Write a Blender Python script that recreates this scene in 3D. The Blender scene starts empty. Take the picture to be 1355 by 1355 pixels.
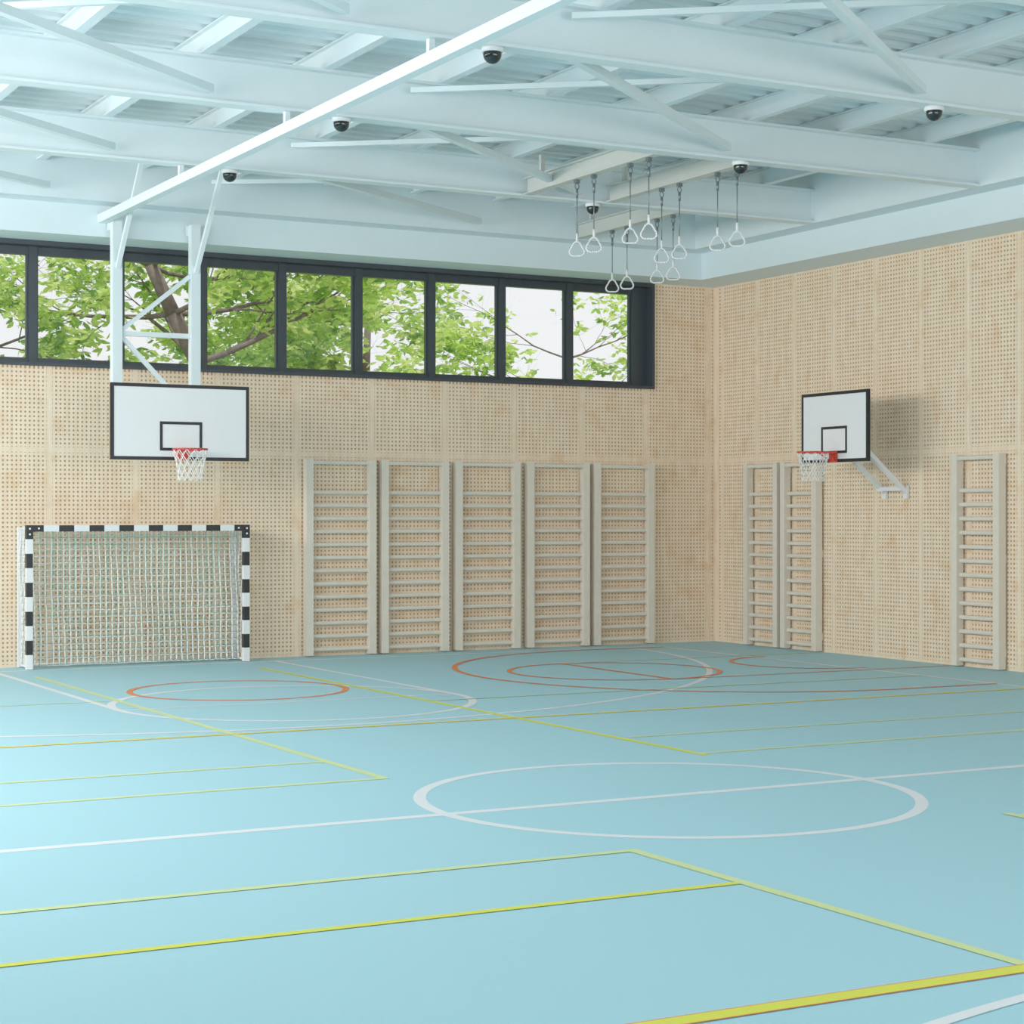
import bpy, math, random
from mathutils import Vector, Matrix
random.seed(7)
C=bpy.context
S=C.scene

# ---------------------------------------------------------------- materials
def lin(c):
    return tuple(((v/255)/12.92 if v/255<=0.04045 else ((v/255+0.055)/1.055)**2.4) for v in c)
def mat(name,rgb,rough=0.5,spec=0.4,metal=0.0,noise=0.0,nscale=20,bump=0.0):
    m=bpy.data.materials.new(name); m.use_nodes=True
    nt=m.node_tree; b=nt.nodes['Principled BSDF']
    col=(*lin(rgb),1)
    b.inputs['Base Color'].default_value=col
    b.inputs['Roughness'].default_value=rough
    b.inputs['Metallic'].default_value=metal
    b.inputs['Specular IOR Level'].default_value=spec
    tc=nt.nodes.new('ShaderNodeTexCoord')
    nz=nt.nodes.new('ShaderNodeTexNoise'); nz.inputs['Scale'].default_value=nscale; nz.inputs['Detail'].default_value=4
    nt.links.new(tc.outputs['Object'],nz.inputs['Vector'])
    if noise>0:
        r=nt.nodes.new('ShaderNodeValToRGB')
        r.color_ramp.elements[0].position=0.3; r.color_ramp.elements[1].position=0.7
        r.color_ramp.elements[0].color=(*[c*(1-noise) for c in col[:3]],1)
        r.color_ramp.elements[1].color=(*[min(1,c*(1+noise)) for c in col[:3]],1)
        nt.links.new(nz.outputs['Fac'],r.inputs['Fac']); nt.links.new(r.outputs['Color'],b.inputs['Base Color'])
    if bump>0:
        bp=nt.nodes.new('ShaderNodeBump'); bp.inputs['Strength'].default_value=bump; bp.inputs['Distance'].default_value=0.01
        nt.links.new(nz.outputs['Fac'],bp.inputs['Height']); nt.links.new(bp.outputs['Normal'],b.inputs['Normal'])
    return m
def woodmat(name,base,dark,knot):
    m=bpy.data.materials.new(name); m.use_nodes=True
    nt=m.node_tree; N=nt.nodes; L=nt.links; b=N['Principled BSDF']
    b.inputs['Roughness'].default_value=0.6; b.inputs['Specular IOR Level'].default_value=0.25
    tc=N.new('ShaderNodeTexCoord'); mp=N.new('ShaderNodeMapping'); mp.inputs['Scale'].default_value=(9,9,1.2)
    L.new(tc.outputs['Object'],mp.inputs['Vector'])
    nz=N.new('ShaderNodeTexNoise'); nz.inputs['Scale'].default_value=1.6; nz.inputs['Detail'].default_value=6
    L.new(mp.outputs['Vector'],nz.inputs['Vector'])
    r=N.new('ShaderNodeValToRGB'); r.color_ramp.elements[0].position=0.35; r.color_ramp.elements[1].position=0.65
    r.color_ramp.elements[0].color=(*lin(dark),1); r.color_ramp.elements[1].color=(*lin(base),1)
    L.new(nz.outputs['Fac'],r.inputs['Fac'])
    mp2=N.new('ShaderNodeMapping'); mp2.inputs['Scale'].default_value=(2.2,2.2,2.6)
    L.new(tc.outputs['Object'],mp2.inputs['Vector'])
    n2=N.new('ShaderNodeTexNoise'); n2.inputs['Scale'].default_value=1.4; n2.inputs['Detail'].default_value=3
    L.new(mp2.outputs['Vector'],n2.inputs['Vector'])
    r2=N.new('ShaderNodeValToRGB'); r2.color_ramp.elements[0].position=0.54; r2.color_ramp.elements[1].position=0.74
    r2.color_ramp.elements[0].color=(0,0,0,1); r2.color_ramp.elements[1].color=(0.6,0.6,0.6,1)
    L.new(n2.outputs['Fac'],r2.inputs['Fac'])
    mx=N.new('ShaderNodeMix'); mx.data_type='RGBA'
    L.new(r2.outputs['Color'],mx.inputs[0]); L.new(r.outputs['Color'],mx.inputs[6]); mx.inputs[7].default_value=(*lin(knot),1)
    L.new(mx.outputs[2],b.inputs['Base Color'])
    return m
M_floor=mat('cyan_sport_floor',(158,204,216),0.6,0.2,noise=0.02,nscale=60,bump=0.02)
M_wood=woodmat('perforated_birch',(244,223,197),(237,212,183),(227,187,140))
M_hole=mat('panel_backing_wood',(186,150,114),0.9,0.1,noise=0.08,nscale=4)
M_ceil=mat('ceiling_paint',(218,235,241),0.6,0.2,noise=0.01,nscale=5)
M_deck=mat('deck_paint',(232,245,250),0.55,0.2,noise=0.01,nscale=4)
M_steel=mat('steel_paint',(222,237,242),0.5,0.3,noise=0.01,nscale=6)
M_warm=mat('ring_beam_paint',(200,206,202),0.5,0.3,noise=0.02)
M_wall=mat('plaster_wall',(236,232,224),0.8,0.2,noise=0.02)
M_frame=mat('anthracite_frame',(50,58,65),0.4,0.4,noise=0.03)
M_bars=mat('wallbar_paint',(224,215,200),0.5,0.3,noise=0.03,nscale=8)
M_white=mat('white_paint',(234,236,239),0.4,0.4,noise=0.01)
M_black=mat('black_paint',(22,25,30),0.4,0.4,noise=0.02)
M_red=mat('red_rim',(222,64,52),0.4,0.4,noise=0.02)
M_net=mat('net_cord',(250,250,246),0.8,0.1,noise=0.005)
M_netg=mat('net_cord_green',(160,208,182),0.8,0.1,noise=0.02)
M_metal=mat('ring_metal',(120,130,138),0.35,0.5,metal=0.6,noise=0.02)
M_lw=mat('line_white',(224,227,231),0.5,0.3,noise=0.01)
M_ly=mat('line_light_yellow',(205,219,150),0.5,0.3,noise=0.01)
M_lb=mat('line_bright_yellow',(216,217,66),0.5,0.3,noise=0.01)
M_lo=mat('line_orange',(230,126,62),0.5,0.3,noise=0.01)
M_bark=mat('bark',(112,100,94),0.9,0.1,noise=0.25,nscale=12,bump=0.5)
M_ground=mat('outside_grass',(120,150,90),0.9,0.1,noise=0.2,nscale=2)
M_dome=mat('dome_black',(14,22,26),0.08,0.6,noise=0.01)
def leafmat(n,c):
    m=bpy.data.materials.new(n); m.use_nodes=True; nt=m.node_tree; b=nt.nodes['Principled BSDF']; out=nt.nodes['Material Output']
    b.inputs['Roughness'].default_value=0.5; b.inputs['Base Color'].default_value=(*lin(c),1)
    tr=nt.nodes.new('ShaderNodeBsdfTranslucent'); tr.inputs['Color'].default_value=(*[min(1,v*1.3) for v in lin(c)],1)
    mx=nt.nodes.new('ShaderNodeMixShader'); mx.inputs[0].default_value=0.5
    nt.links.new(b.outputs[0],mx.inputs[1]); nt.links.new(tr.outputs[0],mx.inputs[2]); nt.links.new(mx.outputs[0],out.inputs['Surface'])
    return m
LEAVES=[leafmat('leaf_light',(206,222,134)),leafmat('leaf_mid',(172,204,96)),leafmat('leaf_dark',(124,164,74))]
M_glass=bpy.data.materials.new('window_glass'); M_glass.use_nodes=True
nt=M_glass.node_tree; nt.nodes.remove(nt.nodes['Principled BSDF'])
tr=nt.nodes.new('ShaderNodeBsdfTransparent'); gl=nt.nodes.new('ShaderNodeBsdfGlossy'); gl.inputs['Roughness'].default_value=0.02
mx=nt.nodes.new('ShaderNodeMixShader'); mx.inputs[0].default_value=0.04
nt.links.new(tr.outputs[0],mx.inputs[1]); nt.links.new(gl.outputs[0],mx.inputs[2]); nt.links.new(mx.outputs[0],nt.nodes['Material Output'].inputs['Surface'])

# ---------------------------------------------------------------- mesh builder
class MB:
    def __init__(s): s.v=[];s.f=[];s.m=[];s.mats=[];s.sm=[]
    def mi(s,m):
        if m not in s.mats: s.mats.append(m)
        return s.mats.index(m)
    def box(s,x0,x1,y0,y1,z0,z1,m):
        if x0>x1:x0,x1=x1,x0
        if y0>y1:y0,y1=y1,y0
        if z0>z1:z0,z1=z1,z0
        b=len(s.v)
        s.v+=[(x0,y0,z0),(x1,y0,z0),(x1,y1,z0),(x0,y1,z0),(x0,y0,z1),(x1,y0,z1),(x1,y1,z1),(x0,y1,z1)]
        for q in ((0,3,2,1),(4,5,6,7),(0,1,5,4),(1,2,6,5),(2,3,7,6),(3,0,4,7)):
            s.f.append(tuple(b+i for i in q)); s.m.append(s.mi(m)); s.sm.append(False)
    def tube(s,p0,p1,r,m,n=8,r1=None,square=False,up=(0,0,1)):
        p0=Vector(p0);p1=Vector(p1); d=(p1-p0).normalized()
        u=Vector(up)
        if abs(d.dot(u))>0.95: u=Vector((0,1,0))
        a=d.cross(u).normalized(); c=a.cross(d).normalized()
        if r1 is None: r1=r
        b=len(s.v)
        off=math.pi/4 if square else 0
        if square: n=4; r=r*1.4142; r1=r1*1.4142
        for p,rr in ((p0,r),(p1,r1)):
            for i in range(n):
                t=2*math.pi*i/n+off
                s.v.append(tuple(p+a*math.cos(t)*rr+c*math.sin(t)*rr))
        k=s.mi(m)
        for i in range(n):
            j=(i+1)%n
            s.f.append((b+i,b+j,b+n+j,b+n+i)); s.m.append(k); s.sm.append(not square)
        s.f.append(tuple(b+i for i in reversed(range(n)))); s.m.append(k); s.sm.append(False)
        s.f.append(tuple(b+n+i for i in range(n))); s.m.append(k); s.sm.append(False)
    def path(s,pts,r,m,n=6,closed=False):
        L=len(pts)
        for i in range(L if closed else L-1):
            s.tube(pts[i],pts[(i+1)%L],r,m,n)
    def quad(s,a,b_,c,d,m):
        b=len(s.v); s.v+=[tuple(a),tuple(b_),tuple(c),tuple(d)]; s.f.append((b,b+1,b+2,b+3)); s.m.append(s.mi(m)); s.sm.append(False)
    def lathe(s,c,prof,m,n=24):
        b=len(s.v)
        for r,z in prof:
            for i in range(n):
                t=2*math.pi*i/n; s.v.append((c[0]+r*math.cos(t),c[1]+r*math.sin(t),c[2]+z))
        k=s.mi(m)
        for j in range(len(prof)-1):
            for i in range(n):
                i2=(i+1)%n
                s.f.append((b+j*n+i,b+j*n+i2,b+(j+1)*n+i2,b+(j+1)*n+i)); s.m.append(k); s.sm.append(True)
    def obj(s,name,parent=None):
        me=bpy.data.meshes.new(name); me.from_pydata(s.v,[],s.f); 
        for m in s.mats: me.materials.append(m)
        me.polygons.foreach_set('material_index',s.m); me.polygons.foreach_set('use_smooth',s.sm)
        me.update()
        o=bpy.data.objects.new(name,me); C.collection.objects.link(o)
        if parent: o.parent=parent
        return o

# ---------------------------------------------------------------- room dims
XL,XR,YF,YB=-2.6,19.14,-2.7,27.73
ZT=6.26; ZR=7.62
WZ0,WZ1=4.42,6.259; WX1=17.85; WX0=17.57-1.31*14-0.28
b=MB(); b.box(XL-.3,XR+.3,YF-.3,YB+.3,-.2,0,M_floor); b.obj('floor')
b=MB(); b.box(-60,90,28.6,120,-.4,-.25,M_ground); b.obj('ground')

# back wall w/ opening
b=MB()
c0,c1=YB+.010,YB+.35
b.box(XL-.3,XR+.3,c0,c1,0,WZ0,M_hole)
b.box(XL-.3,XR+.3,c0,c1,WZ1,ZR+.2,M_hole)
b.box(WX1,XR+.3,c0,c1,WZ0,WZ1,M_hole)
b.box(XL-.3,WX0,c0,c1,WZ0,WZ1,M_hole)
P=.065; bar=.037
def lattice_back(x0,x1,z0,z1,yf):
    k0=math.floor((x0-17.7)/P); x=17.7+k0*P
    i=k0
    while x<x1:
        w=bar if i%20 else .08
        a,bb=max(x0,x-w/2),min(x1,x+w/2)
        if bb>a: b.box(a,bb,yf,c0-.001,z0,z1,M_wood)
        x+=P;i+=1
    j=math.floor((z0-3.19)/P); z=3.19+j*P
    while z<z1:
        w=bar if j%49 else .075
        a,bb=max(z0,z-w/2),min(z1,z+w/2)
        if bb>a: b.box(x0,x1,yf+.0015,c0-.002,a,bb,M_wood)
        z+=P;j+=1
lattice_back(2.0,XR,0,WZ0,YB)
lattice_back(WX1,XR,WZ0,ZT,YB)
b.box(XL,2.0,YB,c0-.001,0,WZ0,M_wood)
b.obj('wall_back')
# right wall
b=MB()
d0=XR+.010
b.box(d0,XR+.35,YF-.3,YB+.01,0,ZR+.2,M_hole)
y=27.5;i=0
P2=1.05/16
while y>12:
    w=bar if i%16 else .08
    b.box(XR,d0-.001,y-w/2,y+w/2,0,ZT,M_wood); y-=P2;i+=1
j=-49;z=3.19-49*P
while z<ZT:
    w=bar if j%49 else .075
    b.box(XR+.0015,d0-.002,12,YB,max(0,z-w/2),min(ZT,z+w/2),M_wood); z+=P;j+=1
b.box(XR,d0-.001,YB-.15,YB-.001,0,ZT,M_wood)
b.box(XR,d0-.001,YF,12,0,ZT,M_wood)
b.obj('wall_right')
b=MB()
b.box(XL-.3,XL,YF-.3,YB+.01,0,3.6,M_wood); b.box(XL-.3,XL,YF-.3,YB+.01,6.4,ZR+.2,M_wall)
b.box(XL-.3,XL,YF-.3,YF+1,3.6,6.4,M_wall); b.box(XL-.3,XL,YB-1,YB+.01,3.6,6.4,M_wall)
b.obj('wall_left')
b=MB()
b.box(XL-.3,XR+.35,YF-.3,YF,0,2.2,M_wood); b.box(XL-.3,XR+.35,YF-.3,YF,6.4,ZR+.2,M_wall)
b.box(XL-.3,XL+1,YF-.3,YF,2.2,6.4,M_wall); b.box(XR-1,XR+.35,YF-.3,YF,2.2,6.4,M_wall)
b.obj('wall_front')

# ---------------------------------------------------------------- windows
b=MB()
fy0,fy1=YB-.06,YB+.34
b.box(WX0,WX1,fy0,fy1,WZ1-.07,WZ1,M_frame)
b.box(WX0,WX1,fy0,fy1,WZ0,WZ0+.05,M_frame)
b.box(WX1-.05,WX1,fy0,fy1,WZ0+.05,WZ1-.07,M_frame)
b.box(WX0,WX0+.05,fy0,fy1,WZ0+.05,WZ1-.07,M_frame)
my0,my1=YB+.16,YB+.28
b.box(WX0+.05,17.55,my0,my1,WZ1-.19,WZ1-.071,M_frame)
b.box(WX0+.05,17.55,my0,my1,WZ0+.051,WZ0+.13,M_frame)
for k in range(0,15):
    x=17.57-1.31*k
    b.box(x-.06,x+.06,my0-.03,my1-.005,WZ0+.05,WZ1-.07,M_frame)
    if k:
        b.box(x+.06,x+.09,my0+.03,my1-.02,WZ0+.13,WZ1-.19,M_frame)
        b.box(x+1.22,x+1.25,my0+.03,my1-.02,WZ0+.13,WZ1-.19,M_frame)
b.box(17.631,WX1-.051,my0-.02,my1,WZ0+.051,WZ1-.071,M_frame)
b.quad((WX0+.05,my0+.08,WZ0+.1),(17.6,my0+.08,WZ0+.1),(17.6,my0+.08,WZ1-.1),(WX0+.05,my0+.08,WZ1-.1),M_glass)
b.obj('window_1')

# ---------------------------------------------------------------- ceiling
b=MB()
pitch=.30; prof=[];y=YF
while y<YB:
    prof+=[(y,7.47),(y+.12,7.47),(y+.15,7.54),(y+.27,7.54)]; y+=pitch
prof.append((YB,7.47))
vb=len(b.v)
for (yy,zz) in prof: b.v+=[(XL,yy,zz),(XR,yy,zz)]
k=b.mi(M_deck)
for i in range(len(prof)-1):
    q=vb+2*i; b.f.append((q,q+1,q+3,q+2)); b.m.append(k); b.sm.append(False)
b.box(XL-.3,XR+.3,YF-.3,YB+.3,ZR,ZR+.2,M_ceil)
b.obj('ceiling')

XB=17.9; YBK=26.5; ZB=6.71; ZBT=7.22
b=MB()
b.box(XB,XR,YF,YB,ZB,ZR,M_ceil); b.box(18.3,XR,YF,YB,ZT,ZB-.001,M_ceil)
b.obj('trim_right')
b=MB()
b.box(XL,XB-.001,YBK,YB,ZB,ZR,M_ceil); b.box(XL,18.3-.001,26.9,YB,ZT,ZB-.001,M_ceil)
b.obj('trim_back')
ys=[27.0-3.65*k for k in range(1,9)]
def ibeam_x(b,y,x0,x1,z0,z1,w,m,tf=.03,tw=.02):
    b.box(x0,x1,y-w/2,y+w/2,z0,z0+tf,m); b.box(x0,x1,y-w/2,y+w/2,z1-tf,z1,m); b.box(x0,x1,y-tw/2,y+tw/2,z0+tf,z1-tf,m)
def ibeam_y(b,x,y0,y1,z0,z1,w,m,tf=.015,tw=.012):
    b.box(x-w/2,x+w/2,y0,y1,z0,z0+tf,m); b.box(x-w/2,x+w/2,y0,y1,z1-tf,z1,m); b.box(x-tw/2,x+tw/2,y0,y1,z0+tf,z1-tf,m)
for y in ys:
    b=MB(); ibeam_x(b,y,XL,XB-.001,ZB,ZBT,.22,M_steel)
    b.obj('roof_beam')
b=MB()
x=17.0
while x>XL:
    ibeam_y(b,x,YF,YBK-.001,ZBT+.001,ZBT+.245,.12,M_steel); x-=1.45
b.obj('roof_purlins')
b=MB()
def brace(p,q,z,r): b.tube((p[0],p[1],z),(q[0],q[1],z),r,M_steel,square=True)
for y in ys:
    y2=y+3.65
    y2=min(y2,26.45)
    for xa,xb in ((9.3,13.7),(2.6,6.9)):
        brace((xa,y+.15),(xb,y2-.15),6.84,.045); brace((xa,y2-.15),(xb,y+.15),7.08,.03)
b.obj('roof_cross_bracing')
b=MB(); b.tube((7.84,YF,6.515),(7.84,26.899,6.515),.06,M_ceil,square=True)
for y in ys: b.box(7.81,7.87,y-.03,y+.03,6.577,ZB-.001,M_steel)
b.obj('ceiling_rail')

for y in ys[:5]:
    for x in (8.5,14.0):
        b=MB()
        b.lathe((x,y-.0,ZB-.001),[(0,0),(.105,0),(.11,-.02),(.105,-.045),(0,-.045)],M_white)
        b.lathe((x,y-.0,ZB-.045),[(.09,0)]+[(.09*math.cos(a),-.02-.09*math.sin(a)) for a in [i*math.pi/16 for i in range(0,9)]],M_dome)
        b.obj('dome_camera')

for x,y0,y1 in ((12.85,19.85,23.2),(14.2,19.85,23.2),(15.6,23.5,26.45)):
    b=MB(); ibeam_y(b,x,y0,y1,6.72,6.95,.14,M_warm)
    for yy in (y0+.4,y1-.4): b.box(x-.03,x+.03,yy-.03,yy+.03,6.95,7.215,M_warm)
    b.obj('ring_carrier_beam')
def rings(x,y,zt,zr):
    b=MB()
    for yy in (y-.22,y+.22):
        b.box(x-.03,x+.03,yy-.03,yy+.03,zt-.05,zt-.001,M_metal)
        b.path([(x+.03*math.cos(a),yy,zt-.09+.04*math.sin(a)) for a in [i*math.pi/5 for i in range(10)]],.007,M_metal,5,True)
        b.tube((x,yy,zt-.12),(x,yy,zt-.24),.018,M_metal)
        b.tube((x,yy,zt-.24),(x,yy,zr+.30),.007,M_metal)
        b.tube((x,yy,zr+.30),(x,yy,zr+.19),.018,M_white)
        pts=[]
        for i in range(20):
            a=2*math.pi*i/20
            r=.095*(1+.16*math.cos(3*(a-math.pi/2)))
            px=r*math.cos(a); pz=r*math.sin(a)
            pts.append((x+px*.85,yy-px*.5,zr+.08+pz))
        b.path(pts,.013,M_white,6,True)
    b.obj('gymnastic_rings')
for x in (12.85,14.2):
    rings(x,21.62,6.72,5.7); rings(x,20.28,6.72,5.7)
rings(15.6,25.2,6.72,5.75); rings(15.6,23.9,6.72,5.75)

# ---------------------------------------------------------------- wall bars
def bars(name,along,a0,a1,wallpos):
    b=MB()
    def bx(p0,p1,q0,q1,z0,z1):
        if along=='x': b.box(p0,p1,wallpos-q1,wallpos-q0,z0,z1,M_bars)
        else: b.box(wallpos-q1,wallpos-q0,p0,p1,z0,z1,M_bars)
    sw=.12
    bx(a0,a0+sw,.04,.17,.02,3.11); bx(a1-sw,a1,.04,.17,.02,3.11)
    for z in (.25,1.6,3.0):
        bx(a0+.03,a0+sw-.03,.001,.04,z-.06,z+.06); bx(a1-sw+.03,a1-.03,.001,.04,z-.06,z+.06)
    zs=[.11+.2065*k for k in range(13)]
    for z in zs+[3.06]:
        q=.10 if z<3 else .14
        if along=='x': p=(a0+sw,wallpos-q,z);r=(a1-sw,wallpos-q,z)
        else: p=(wallpos-q,a0+sw,z);r=(wallpos-q,a1-sw,z)
        n=8;base=len(b.v)
        for pt in (p,r):
            for i in range(n):
                t=2*math.pi*i/n+math.pi/8; dq=.022*math.cos(t); dz=.034*math.sin(t)
                b.v.append((pt[0],pt[1]+dq,pt[2]+dz) if along=='x' else (pt[0]+dq,pt[1],pt[2]+dz))
        k=b.mi(M_bars)
        for i in range(n):
            j=(i+1)%n; b.f.append((base+i,base+j,base+n+j,base+n+i)); b.m.append(k); b.sm.append(True)
    b.obj(name)
for x in (11.3,12.6,13.93,15.27,16.57): bars('wall_bars','x',x,x+1.2,YB)
for y,w_ in ((25.66,.97),(24.6,.97),(20.38,1.0)): bars('wall_bars','y',y,y+w_,XR)

# ---------------------------------------------------------------- basketball hoops
def hoop(T,w,h,z0,support):
    b=MB()
    b.box(-w/2,w/2,0.006,.04,z0,z0+h,M_white)
    e=.045
    def rect(x0,x1,za,zb,t):
        b.box(x0,x1,0,.006,za,za+t,M_black); b.box(x0,x1,0,.006,zb-t,zb,M_black)
        b.box(x0,x0+t,0,.006,za+t,zb-t,M_black); b.box(x1-t,x1,0,.006,za+t,zb-t,M_black)
    rect(-w/2,w/2,z0,z0+h,e)
    b.box(-w/2-.004,w/2+.004,.006,.045,z0-.004,z0,M_black);b.box(-w/2-.004,w/2+.004,.006,.045,z0+h,z0+h+.004,M_black)
    b.box(-w/2-.004,-w/2,.006,.045,z0,z0+h,M_black);b.box(w/2,w/2+.004,.006,.045,z0,z0+h,M_black)
    rect(-.31,.31,z0+.13,z0+.54,.04)
    zr=z0+.14; R=.235; cy=-.39
    b.path([(R*math.cos(a),cy+R*math.sin(a),zr) for a in [i*2*math.pi/32 for i in range(32)]],.013,M_red,8,True)
    b.box(-.09,.09,-.02,-.001,zr-.14,zr+.02,M_red)
    b.box(-.08,.08,-.16,-.02,zr-.02,zr+.005,M_red)
    b.tube((-.07,-.02,zr-.12),(-.1,cy+.2,zr-.01),.01,M_red); b.tube((.07,-.02,zr-.12),(.1,cy+.2,zr-.01),.01,M_red)
    n=12; lv=[(R,0),(R*.93,-.09),(R*.84,-.18),(R*.76,-.27),(R*.72,-.36),(R*.74,-.44)]
    for j in range(len(lv)-1):
        for i in range(n):
            for sg in (-.5,.5):
                a0=2*math.pi*(i+.5*(j%2))/n; a1=2*math.pi*(i+.5*(j%2)+sg)/n
                r0,h0=lv[j];r1,h1=lv[j+1]
                b.tube((r0*math.cos(a0),cy+r0*math.sin(a0),zr+h0),(r1*math.cos(a1),cy+r1*math.sin(a1),zr+h1),.005,M_net,5)
    support(b)
    for i,v in enumerate(b.v): b.v[i]=tuple(T@Vector(v))
    return b.obj('basketball_hoop')
def sup_main(b):
    yp=1.15
    for x in (-.59,.59):
        b.box(x-.07,x+.07,yp-.07,yp+.07,3.3,6.5,M_steel)
        b.box(x-.03,x+.03,.04,yp-.07,3.35,3.43,M_steel); b.box(x-.03,x+.03,.04,yp-.07,3.85,3.93,M_steel)
        b.box(x-.1,x+.1,yp+.07,1.255,6.35,6.5,M_steel)
        b.tube((x,yp-.07,5.8),(x,-.1,7.2),.03,M_steel,square=True)
    b.tube((-.52,yp,4.86),(.52,yp,4.86),.035,M_steel,square=True)
    b.tube((-.52,yp,4.9),(.52,yp,5.75),.03,M_steel,square=True)
    b.tube((-.52,yp,4.82),(.52,yp,3.75),.03,M_steel,square=True)
    b.box(-.5,.5,.04,.09,3.4,3.46,M_steel)
hoop(Matrix.Translation((8.6,25.6,0)),2.02,1.06,3.0,sup_main)
def sup_wall(b):
    for x in (-.25,.25):
        b.tube((x,.07,3.5),(x,1.18,2.58),.033,M_white,square=True)
        b.box(x-.05,x+.05,1.17,1.21,2.48,2.68,M_white)
        b.box(x-.03,x+.03,.04,.09,3.1,3.95,M_white)
    b.box(-.28,.28,1.06,1.12,2.60,2.66,M_white)
T=Matrix.Translation((17.92,22.8,0))@Matrix.Rotation(math.radians(-90),4,'Z')
hoop(T,1.6,1.06,3.03,sup_wall)

# ---------------------------------------------------------------- handball goal
b=MB()
gx0,gx1,gy,gh=6.85,10.14,27.15,2.08; s=.09
def striped(p0,p1,n,first):
    p0=Vector(p0);p1=Vector(p1)
    for i in range(n):
        a=p0.lerp(p1,i/n); c=p0.lerp(p1,(i+1)/n)
        b.tube(a,c,s/2,M_black if (i+first)%2 else M_white,square=True)
striped((gx0,gy,0.01),(gx0,gy,gh-.2),9,0)
striped((gx1,gy,0.01),(gx1,gy,gh-.2),9,0)
striped((gx0+.2,gy,gh-s/2),(gx1-.2,gy,gh-s/2),13,0)
for x,sg in ((gx0,1),(gx1,-1)):
    b.box(x-.048,x+.048,gy-.048,gy+.048,gh-.2,gh+.002,M_black)
    b.box(x,x+sg*.2,gy-.0475,gy+.0475,gh-s-.002,gh+.0015,M_black)
    for dx,dz in ((0,-.13),(0.0,-.05),(sg*.13,-.045)):
        b.box(x+dx-.012,x+dx+.012,gy-.052,gy-.047,gh+dz-.012,gh+dz+.012,M_white)
yb=YB-.08
for x in (gx0,gx1):
    b.tube((x,yb,0.01),(x,yb,gh-.03),.04,M_white,square=True)
    b.tube((x,gy+.05,gh-.05),(x,yb,gh-.05),.02,M_white)
    b.tube((x,gy+.05,.04),(x,yb,.04),.02,M_white)
b.tube((gx0,yb,gh-.05),(gx1,yb,gh-.05),.018,M_white)
b.tube((gx0,yb,.04),(gx1,yb,.04),.018,M_white)
def grid(o,u,nu,v,nv,r,m,jit=.006):
    o=Vector(o);u=Vector(u);v=Vector(v); nrm=u.cross(v).normalized()
    P_=[[o+u*(i/nu)+v*(j/nv)+nrm*(.035*math.sin(3.1*i/nu*4+j*.3)*math.sin(math.pi*j/nv))+Vector((random.uniform(-jit,jit),0,random.uniform(-jit,jit))) for j in range(nv+1)] for i in range(nu+1)]
    for i in range(nu+1):
        for j in range(nv+1):
            if i<nu: b.tube(P_[i][j],P_[i+1][j],r*.85,m,3)
            if j<nv: b.tube(P_[i][j],P_[i][j+1],r,m,3)
grid((gx0+.05,gy+.2,.04),(gx1-gx0-.1,0,0),36,(0,0.12,gh-.1),20,.0105,M_net)
grid((gx0+.03,gy+.3,.04),(gx1-gx0-.06,0,0),32,(0,.0,gh-.12),19,.006,M_netg)
grid((gx0,gy+.05,.04),(0,yb-gy-.1,0),6,(0,0,gh-.1),20,.006,M_net)
grid((gx1,gy+.05,.04),(0,yb-gy-.1,0),6,(0,0,gh-.1),20,.006,M_net)
grid((gx0,gy+.05,gh-.05),(gx1-gx0,0,0),33,(0,yb-gy-.1,0),6,.006,M_net)
b.obj('handball_goal')

# ---------------------------------------------------------------- floor markings
b=MB()
ZC=[.0010]
def nz_():
    ZC[0]+=.00012; return ZC[0]
def lx(y,x0,x1,w,m): 
    z=nz_(); b.quad((x0,y-w/2,z),(x1,y-w/2,z),(x1,y+w/2,z),(x0,y+w/2,z),m)
def ly(x,y0,y1,w,m): 
    z=nz_(); b.quad((x-w/2,y0,z),(x+w/2,y0,z),(x+w/2,y1,z),(x-w/2,y1,z),m)
def arc(cx,cy,R,w,m,a0=0,a1=360,n=128):
    z=nz_()
    for i in range(n):
        t0=math.radians(a0+(a1-a0)*i/n); t1=math.radians(a0+(a1-a0)*(i+1)/n)
        ri,ro=R-w/2,R+w/2
        b.quad((cx+ri*math.cos(t0),cy+ri*math.sin(t0),z),(cx+ro*math.cos(t0),cy+ro*math.sin(t0),z),(cx+ro*math.cos(t1),cy+ro*math.sin(t1),z),(cx+ri*math.cos(t1),cy+ri*math.sin(t1),z),m)
YM=12.52
lx(YM,-.8,17.5,.11,M_lw)
arc(8.2,YM,1.96,.1,M_lw)
lx(27.05,-.8,17.5,.08,M_lw); ly(17.5,-2,27.05,.08,M_lw); ly(-.8,-2,27.05,.08,M_lw)
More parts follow.
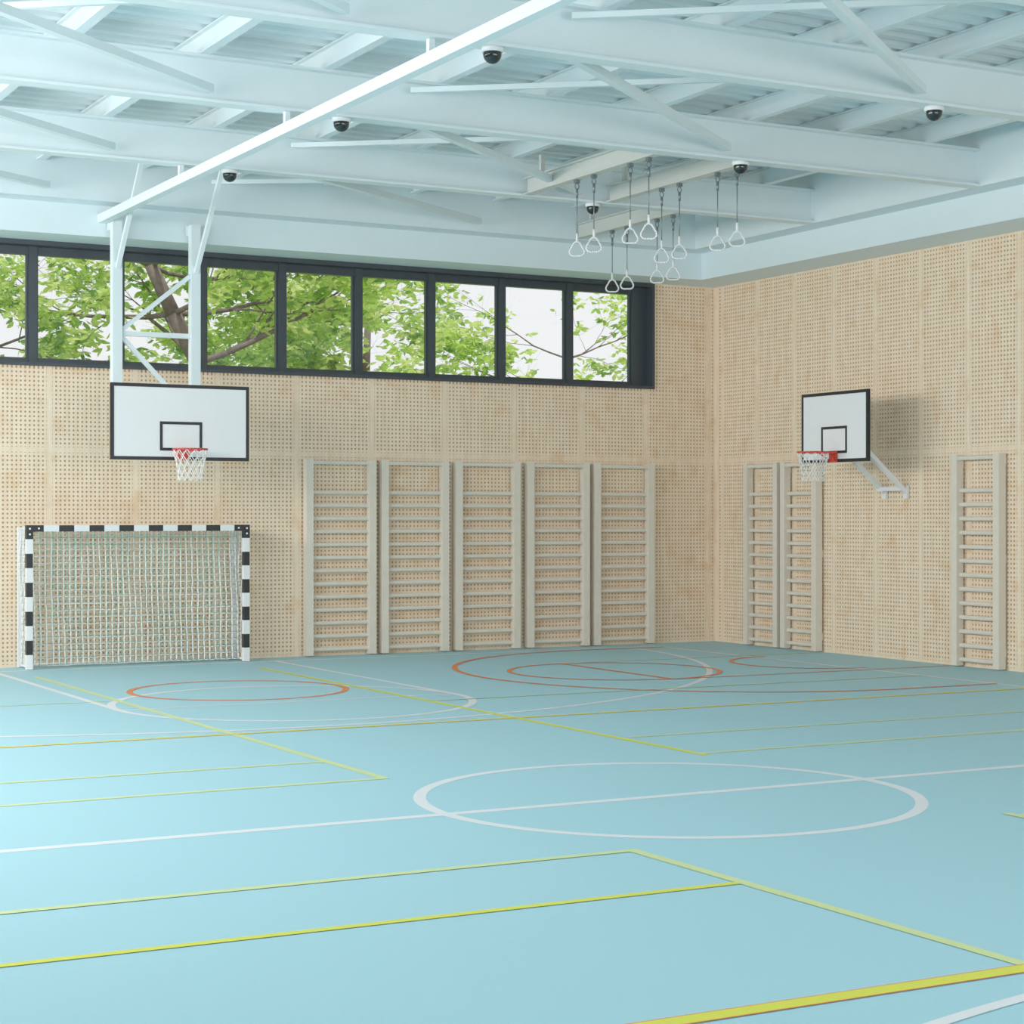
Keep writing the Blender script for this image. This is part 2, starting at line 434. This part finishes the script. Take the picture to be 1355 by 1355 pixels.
for sgn in (1,-1):
    Y=lambda y: YM+sgn*(y-YM)
    yy=sorted((Y(21.0),Y(27.05)))
    for x in (6.32,10.58): ly(x,yy[0],yy[1],.09,M_lw)
    lx(Y(21.0),6.32,10.58,.06,M_lw)
    arc(8.45,Y(21.0),2.13,.1,M_lw)
    if sgn>0: arc(7.9,27.4,9.0,.09,M_lw,182,358)
    else: arc(7.9,Y(27.4),9.0,.08,M_lw,2,178)
    yy=sorted((Y(14.48),Y(26.0)))
    ly(6.64,yy[0],yy[1],.085,M_ly); ly(9.9,yy[0],yy[1],.085,M_lb if sgn>0 else M_ly)
    lx(Y(14.48),-.5,6.68,.075,M_ly); lx(Y(14.6),9.87,17,.075,M_ly)
    lx(Y(15.72),-.5,6.6,.07,M_lb if sgn<0 else M_ly); lx(Y(16.0),9.93,17,.06,M_ly if sgn>0 else M_lb)
    lx(Y(22.1),-.5,6.6,.04,M_ly)
    w=.11 if sgn<0 else .075
    lx(Y(18.15),-.5,17.5,w+.022,M_lo); lx(Y(18.15),-.5,17.5,w,M_lb)
    arc(8.4,Y(22.75),1.36,.08,M_lo)
arc(16.0,22.85,4.0,.08,M_lo,90,270)
lx(18.85,16,17.5,.07,M_lo); lx(26.85,16,17.5,.07,M_lo)
ly(14.15,21.45,24.55,.08,M_lo); arc(14.15,23.0,1.5,.07,M_lo)
arc(17.7,23.0,1.25,.07,M_lo,90,270)
lx(21.45,14.15,19.0,.05,M_lo); lx(24.55,14.15,19.0,.05,M_ly)
lx(20.3,9.9,17.5,.045,M_ly)
b.obj('court_line_markings')

# ---------------------------------------------------------------- trees outside
def tree(base,trunk_pts,seed,nleaf,spread):
    rnd=random.Random(seed); b=MB(); tips=[]
    def branch(p,d,r,L,depth):
        segs=4
        for i in range(segs):
            d=(d+Vector((rnd.uniform(-.25,.25),rnd.uniform(-.25,.25),rnd.uniform(-.14,.2)))).normalized()
            q=p+d*(L/segs); b.tube(p,q,r,M_bark,7 if depth<2 else 4,r1=r*.86)
            p=q; r*=.86
            if depth>=2: tips.append((p.copy(),d.copy()))
            if depth<4 and i>=1:
                nd=(d+Vector((rnd.uniform(-1,1),rnd.uniform(-.8,.8),rnd.uniform(-.6,.6)))).normalized()
                branch(p,nd,r*.5,L*rnd.uniform(.55,.8),depth+1)
        if depth<4: branch(p,d,r*.75,L*.7,depth+1)
    P=[Vector(base)+Vector(t[0]) for t in trunk_pts]
    for i in range(len(P)-1): b.tube(P[i],P[i+1],trunk_pts[i][1],M_bark,12,r1=trunk_pts[i+1][1])
    for i in range(2,len(P)):
        for k in range(3):
            a=rnd.uniform(0,6.28)
            branch(P[i],Vector((math.cos(a)*1.2,math.sin(a)*.8,rnd.uniform(-.1,.5))).normalized(),trunk_pts[i][1]*.4,spread,1)
    tips=[t for t in tips if 3.6<t[0].z<9.0]
    if len(tips)>700: tips=rnd.sample(tips,700)
    for _ in range(nleaf):
        p,d=rnd.choice(tips)
        c=p+Vector((rnd.gauss(0,.13),rnd.gauss(0,.13),rnd.gauss(0,.11)))
        m=rnd.choices(LEAVES,weights=(4,4,2))[0]
        az=rnd.uniform(0,6.28)
        for k in (-1,0,1):
            a=az+k*.9
            ax=Vector((math.cos(a),math.sin(a),rnd.uniform(-1.1,.3))).normalized()
            sd=ax.cross(Vector((rnd.uniform(-1,1),rnd.uniform(-1,1),.6))).normalized()
            L=rnd.uniform(.14,.24); W=L*.42
            vb=len(b.v); nn=ax.cross(sd)
            b.v+=[tuple(c),tuple(c+ax*L*.35+sd*W*.5+nn*.01),tuple(c+ax*L*.7+sd*W*.42),tuple(c+ax*L-nn*.02),tuple(c+ax*L*.7-sd*W*.42),tuple(c+ax*L*.35-sd*W*.5+nn*.01)]
            b.f.append((vb,vb+1,vb+2,vb+3,vb+4,vb+5)); b.m.append(b.mi(m)); b.sm.append(False)
    b.obj('tree')
tree((11.9,34.0,-.3),[((0,0,0),.22),((.05,0,2.6),.19),((-.15,0,5.4),.165),((-.6,.1,6.3),.14),((-1.0,.2,7.2),.12),((-1.3,.2,8.4),.08)],3,5000,2.3)
tree((16.6,37.5,-.3),[((0,0,0),.22),((.1,0,2.6),.17),((0,0,4.2),.12),((.2,.1,5.6),.09),((.3,.2,6.8),.07)],11,3900,2.0)
tree((22.5,38.0,-.3),[((0,0,0),.2),((.1,0,2.4),.15),((0,0,4.0),.1),((-.2,.1,5.2),.08),((-.3,.2,6.2),.06)],21,2800,1.8)
tree((7.6,37.0,-.3),[((0,0,0),.22),((.1,0,2.6),.17),((0,0,4.2),.13),((.2,.1,5.6),.1),((.3,.2,6.8),.07)],31,3400,2.0)

# ---------------------------------------------------------------- light
w=bpy.data.worlds.new('World'); S.world=w; w.use_nodes=True
bg=w.node_tree.nodes['Background']; bg.inputs[0].default_value=(.96,.985,1,1); bg.inputs[1].default_value=.88
sl=bpy.data.lights.new('sun','SUN'); sl.energy=2.4; sl.angle=math.radians(3); sl.color=(1,.97,.9)
so=bpy.data.objects.new('sun',sl); so.rotation_euler=(math.radians(28),0,0); C.collection.objects.link(so)
def area(name,loc,rot,sx,sy,p,col=(1,1,1)):
    l=bpy.data.lights.new(name,'AREA'); l.shape='RECTANGLE'; l.size=sx; l.size_y=sy; l.energy=p; l.color=col
    o=bpy.data.objects.new(name,l); o.location=loc; o.rotation_euler=rot; C.collection.objects.link(o)
area('fill_light_left',(XL+.15,18.8,5.0),(0,math.radians(-90),0),2.6,16.5,1480,(1,.985,.96))  # added soft fill, set by the opening in the unseen left wall
area('fill_light_front',(10.5,YF+.9,3.6),(math.radians(116),0,0),15,3.4,720,(1,.985,.96))  # added fill behind the camera, tilted up to brighten the ceiling

# ---------------------------------------------------------------- camera
cam=bpy.data.cameras.new('camera'); co=bpy.data.objects.new('camera',cam); C.collection.objects.link(co)
co.location=(0,0,2.2); co.rotation_euler=(math.radians(90),0,math.radians(-28.5))
cam.sensor_width=36; cam.lens=36*2500/1355; cam.shift_y=6.5/1355; cam.clip_end=500
S.camera=co
S.view_settings.view_transform='Standard'
S.view_settings.look='None'
S.view_settings.exposure=0.05
S.view_settings.gamma=1.2
